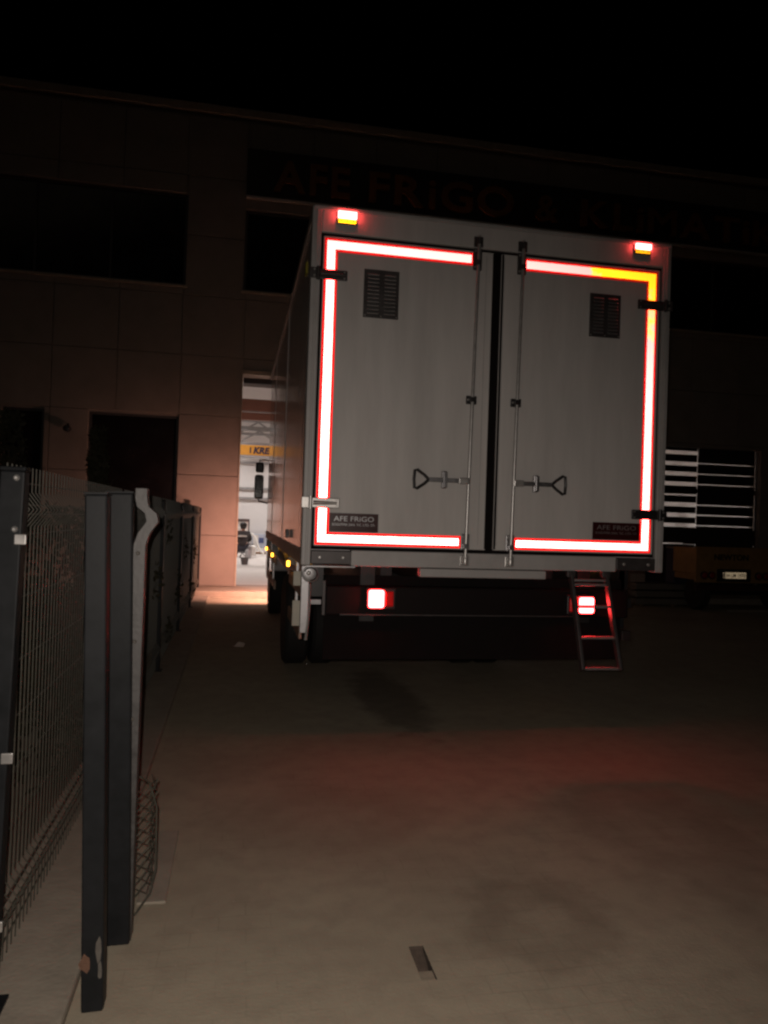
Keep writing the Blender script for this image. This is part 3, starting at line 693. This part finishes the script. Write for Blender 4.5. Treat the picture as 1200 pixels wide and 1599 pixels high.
# ------------------------------------------------------------------ fence, gate posts
FX = -.71; FZ = .035
fence = thing('mesh_fence', 'dark green welded wire fence running beside the driveway to the hall', 'fence', (FX, 8.5, FZ))
def fold(z):                                           # V-fold near the top of each panel
    return max(0, .045*(1-abs(z-1.545)/.06)) + max(0, .045*(1-abs(z-.25)/.06))
zs_prof = [.05, .19, .25, .31, 1.485, 1.545, 1.605, 1.69]
for k in range(5):
    ya = 2.52 + k*2.53; yb = ya + 2.43
    wv = MB(); y = ya+.03
    while y < yb:
        wv.tube([(FX+fold(z), y, z) for z in zs_prof], .0026 if k < 2 else .003, 5, False); y += .05
    pn = obj('wire_panel', wv, GREENW, fence, kind='stuff')
    for z in (.10, .22, .28, .47, .66, .84, 1.03, 1.245, 1.46, 1.53, 1.56, 1.635):
        obj('cross_wire', MB().tube([(FX+fold(z)-.005, ya, z), (FX+fold(z)-.005, yb, z)], .0028, 5), GREENW, pn)
for k in range(6):
    y = 2.47 + k*2.53; xo = .045 if k == 0 else 0
    z1 = 1.66
    lean = -.035 if k == 0 else 0
    pm_ = MB().box(FX-.035+xo, FX+.035+xo, y-.03, y+.03, FZ, z1); pm_.v = [(a + lean*(1-(c-FZ)/(z1-FZ)), b, c) for a, b, c in pm_.v]
    p = obj('post', pm_, GREEN, fence, .005)
    box('cap', (FX-.038+xo, FX+.038+xo, y-.033, y+.033, z1+.0005, z1+.014), GREEN, p, .006)
    box('foot_plate', (FX-.06+xo+lean, FX+.06+xo+lean, y-.055, y+.055, FZ+.0003, FZ+.009), GREEN, p)
    for z in (1.64, 1.485) if k == 0 else ():
        obj('bolt', MB().lathe((FX+.012+xo, y-.0305, z), (0,-1,0), [(0,.010), (.005,.009), (.009,.004)], 10), CHROME, p, smooth=True)
    for z in (1.455, .8, .3) if k == 0 else ():
        lx = xo + lean*(1-z/z1); box('clip', (FX+.018+lx, FX+.052+lx, y-.040, y-.0305, z-.016, z+.016), CHROME, p, .003)

def leaning_post(name, label, x, y, wx, wy, h, tilt, z0=0.0):
    t = thing(name, label, 'post', (x, y, z0)); 
    p = obj('tube', MB().box(x-wx/2, x+wx/2, y-wy/2, y+wy/2, z0+.001, z0+h), GREEN, t, .006)
    box('cap', (x-wx/2-.002, x+wx/2+.002, y-wy/2-.002, y+wy/2+.002, z0+h+.0005, z0+h+.006), GREEN, t)
    t.rotation_euler = (0, tilt, 0); return t
gp = leaning_post('gate_post', 'leaning dark green square post with a scuffed rusty foot at the kerb', -.385, 2.50, .066, .07, 1.60, R(-1.6))
RUST = mat('rust', (.16, .085, .055), .9, var=.4, scale=40, bump=.4)
PALE = mat('bare_metal_scuff', (.12, .108, .095), .6, var=.3, scale=30)
rp_ = MB(); b0 = len(rp_.v)
def patch(cx, cz, rx, rz, yy, m, seed, nm):
    rr = random.Random(seed); pts = [(cx+rx*math.cos(a)*rr.uniform(.6,1), yy, cz+rz*math.sin(a)*rr.uniform(.6,1)) for a in [k*math.pi/5 for k in range(10)]]
    obj(nm, MB().quad(*pts), m, gp)
patch(-.405, .155, .02, .035, 2.4640, RUST, 3, 'rust_patch'); patch(-.366, .19, .010, .05, 2.4640, PALE, 5, 'scuff_mark'); patch(-.362, .13, .008, .04, 2.4638, PALE, 9, 'scuff_mark')
gp2 = leaning_post('gate_post', 'wider dark green gate post beside the rusty footed post', -.368, 2.86, .090, .06, 1.615, R(-1.6))
# stub of folded wire panel, welded to the second post
st2 = thing('panel_stub', 'narrow folded wire panel stub with torn mesh beside the gate posts', 'fence panel', (-.31, 2.92, 0))
prof = []
for z, o in ((.02, 0), (1.46, 0), (1.50, .012), (1.545, .042), (1.575, .035), (1.60, .006), (1.63, 0), (1.665, 0)): prof.append((o-.012, z-.03))
sm = MB(); n = len(prof)
for (y, yy) in ((2.86, 2.93),):
    for xo in (-.018, .022):
        for q in (y, yy): sm.v += [(-.332+xo+o, q, z) for o, z in prof]
    for i in range(n-1):
        sm.f += [(i, i+1, 2*n+i+1, 2*n+i), (n+i, n+i+1, 3*n+i+1, 3*n+i), (i, i+1, n+i+1, n+i), (2*n+i, 2*n+i+1, 3*n+i+1, 3*n+i)]
    sm.f += [(0, n, 3*n, 2*n), (n-1, 2*n-1, 4*n-1, 3*n-1)]
obj('folded_edge', sm, mat('worn_green_steel', (.085, .08, .078), .5, metal=.2, var=.35, scale=25, bump=.15), st2)
for z in (1.40, 1.08, .80, .55): obj('weld_bead', MB().lathe((-.346, 2.855, z), (0,-1,0), [(0,.008), (.004,.007), (.007,.003)], 8), PALE, st2)
tm = MB(); rr = random.Random(4)
for k in range(9):
    z = .12 + k*.045
    tm.tube([(-.325, 2.93, z), (-.285+rr.uniform(-.006,.006), 2.97, z+.035), (-.268, 3.02, z+.005), (-.292, 3.1, z+.04)], .0022, 5)
    tm.tube([(-.325, 2.93, z+.035), (-.285, 2.97, z-.005), (-.266+rr.uniform(-.006,.006), 3.02, z+.045), (-.292, 3.1, z)], .0022, 5)
tm.tube([(-.322, 2.94, .05), (-.275, 3.0, .10), (-.258, 3.02, .18), (-.262, 3.02, .42), (-.29, 3.0, .52), (-.32, 2.95, .56)], .004, 6)
obj('torn_mesh', tm, GREENW, st2, kind='stuff')
tag(obj('footing_slab', MB().box(-.335, -.222, 3.11, 3.80, 0, .012), CONC2, bevel=.004), 'thin flat concrete slab on the ground behind the torn mesh', 'slab')

# ------------------------------------------------------------------ planting behind the fence
def leaf_mass(cx, cy, z0, z1, rx, ry, n, s, rr, taper):
    m = MB()
    for _ in range(n):
        t = rr.random(); z = z0+(z1-z0)*t; k = (1-t*taper)*(0.75+.35*math.sin(7*t+cx*5+cy*3))*(.55+.45*rr.random()**.5)
        a = rr.uniform(0, 2*math.pi); c = Vector((cx+rx*k*math.cos(a), cy+ry*k*math.sin(a), z))
        d = Vector((rr.gauss(0,1), rr.gauss(0,1), rr.gauss(.5,1))).normalized(); e = d.orthogonal().normalized()
        e = Matrix.Rotation(rr.uniform(0, 6.28), 3, d) @ e; l = s*rr.uniform(.6, 1.5)
        m.quad(c, c+d*l*.5+e*l*.28, c+d*l, c+d*l*.5-e*l*.28)
    return m
def shrub(name, label, cat, x, y, h, rx, ry, n, taper, seed, group=None, s=.05):
    rr = random.Random(seed); t = thing(name, label, cat, (x, y, FZ), group)
    obj('crown', leaf_mass(x, y, FZ+.12, FZ+h, rx, ry, n, s, rr, taper), LEAF, t)
    tk = MB().tube([(x, y, FZ), (x+.02, y, FZ+h*.4), (x-.01, y+.02, FZ+h*.85)], [.035, .025, .008], 7)
    for k in range(5):
        a = rr.uniform(0, 6.28); zz = FZ+h*(.2+.12*k); tk.tube([(x, y, zz), (x+rx*.7*math.cos(a), y+ry*.7*math.sin(a), zz+.2*h)], [.014, .005], 5)
    obj('trunk', tk, BARK, t, smooth=True)
for k, y in enumerate((4.6, 5.9, 7.2, 8.5, 9.8, 11.1, 12.4, 13.5)):
    shrub('hedge_shrub', 'dark clipped evergreen shrub in the row behind the wire fence', 'shrub', -1.02, y, 1.48+.05*math.sin(k*2.1), .36, .72, 2600, .12, 20+k, 'hedge shrubs behind the fence')
shrub('cypress_tree', 'slim dark cypress in front of the wider ground floor window', 'tree', -1.66, 9.6, 2.5, .26, .26, 2600, .75, 51, None, .06)
shrub('cypress_tree', 'tall dull cypress by the narrow ground floor window beyond the fence', 'tree', -2.55, 9.2, 2.6, .36, .36, 3000, .7, 52, None, .06)

# ------------------------------------------------------------------ right-hand yard things
tr = thing('flatbed_trailer', 'low trailer with ochre tailboard, twin round lamps and number plate', 'trailer', (9.8, 13.4, 0))
tbd = box('tailboard', (8.62, 10.95, 13.0, 13.06, .56, 1.245), OCHRE, tr, .01)
text('NEWTON', .15, .006, 9.0, 12.997, 1.0, BLKPL, tbd, bold=.006, width=.74)
box('bed', (8.67, 10.9, 13.065, 13.8, .60, .72), OCHRE, tr, .01)
for x in (8.64, 10.89): box('side_board', (x, x+.04, 13.065, 13.8, .725, 1.22), OCHRE, tr)
pb = box('plate_holder', (9.06, 9.78, 12.975, 12.9995, .585, .825), BLKPL, tr, .006)
pp = box('number_plate', (9.18, 9.67, 12.965, 12.9745, .65, .765), PLATERET, pb)
box('blue_band', (9.182, 9.222, 12.9635, 12.9645, .652, .763), BLUEB, pp)
text('34 LM 1970', .10, .001, 9.235, 12.9635, .672, BLKPL, pp, width=.42, bold=.002)
for x in (8.79, 8.95, 9.96, 10.12):
    l = obj('round_lamp', MB().lathe((x, 13.0, .70), (0,-1,0), [(0,.075), (.03,.075), (.034,.06)], 20), BLKPL, tr, smooth=True)
    obj('lens', MB().lathe((x, 12.966, .70), (0,-1,0), [(0,.058), (.012,.05), (.018,.03)], 20), RED, l, smooth=True)
box('rear_bumper', (8.7, 10.85, 13.10, 13.18, .40, .52), mat('maroon_bumper', (.05, .018, .016), .6), tr, .01)
for x in (8.85, 10.55): obj('wheel', MB().lathe((x, 13.42, .33), (1,0,0), [(0,.18), (0,.30), (.03,.33), (.15,.33), (.18,.30), (.18,.18)], 24), TYRE, tr, smooth=True)
obj('axle', MB().tube([(8.9, 13.42, .33), (10.7, 13.42, .33)], .04, 8), BLKPL, tr)
for x in (9.2, 10.3): box('spring_hanger', (x, x+.08, 13.36, 13.48, .37, .5995), BLKPL, tr)
plf = thing('timber_platform', 'long low grey platform of stacked boards beside the slatted door', 'platform', (8.7, 14.1, 0))
for k in range(3): box('board', (7.9, 9.5, 13.9, 14.3, .03+.15*k, .15+.15*k), mat('grey_board', (.16, .14, .12), .7, bump=.2), plf, .006)
for x in (8.0, 8.7, 9.3): box('bearer', (x, x+.08, 13.92, 14.28, 0, .0295), WOOD, plf)
crt = thing('steel_crate', 'dark blue steel crate with pale rim standing on the low platform', 'crate', (9.15, 14.1, .45))
box('body', (8.75, 9.47, 13.95, 14.25, .451, 1.17), BLUEB, crt, .01)
box('rim', (8.74, 9.48, 13.94, 14.26, 1.172, 1.20), ALU, crt, .004)
for x in (8.86, 9.38): box('corner_tag', (x-.05, x+.05, 13.938, 13.9495, .98, 1.02), WHITEP, crt)
box('seam', (8.76, 9.46, 13.94, 13.9495, .93, .945), DARKST, crt)

# ------------------------------------------------------------------ litter
pm = MB().quad((.02, 9.06, .004), (.13, 9.02, .004), (.15, 9.10, .035), (.07, 9.13, .05)).quad((.02, 9.06, .004), (.07, 9.13, .05), (.05, 9.17, .006), (.0, 9.10, .003))
tag(obj('crumpled_paper', pm, PAPER), 'small crumpled scrap of pale paper on the paving', 'litter')
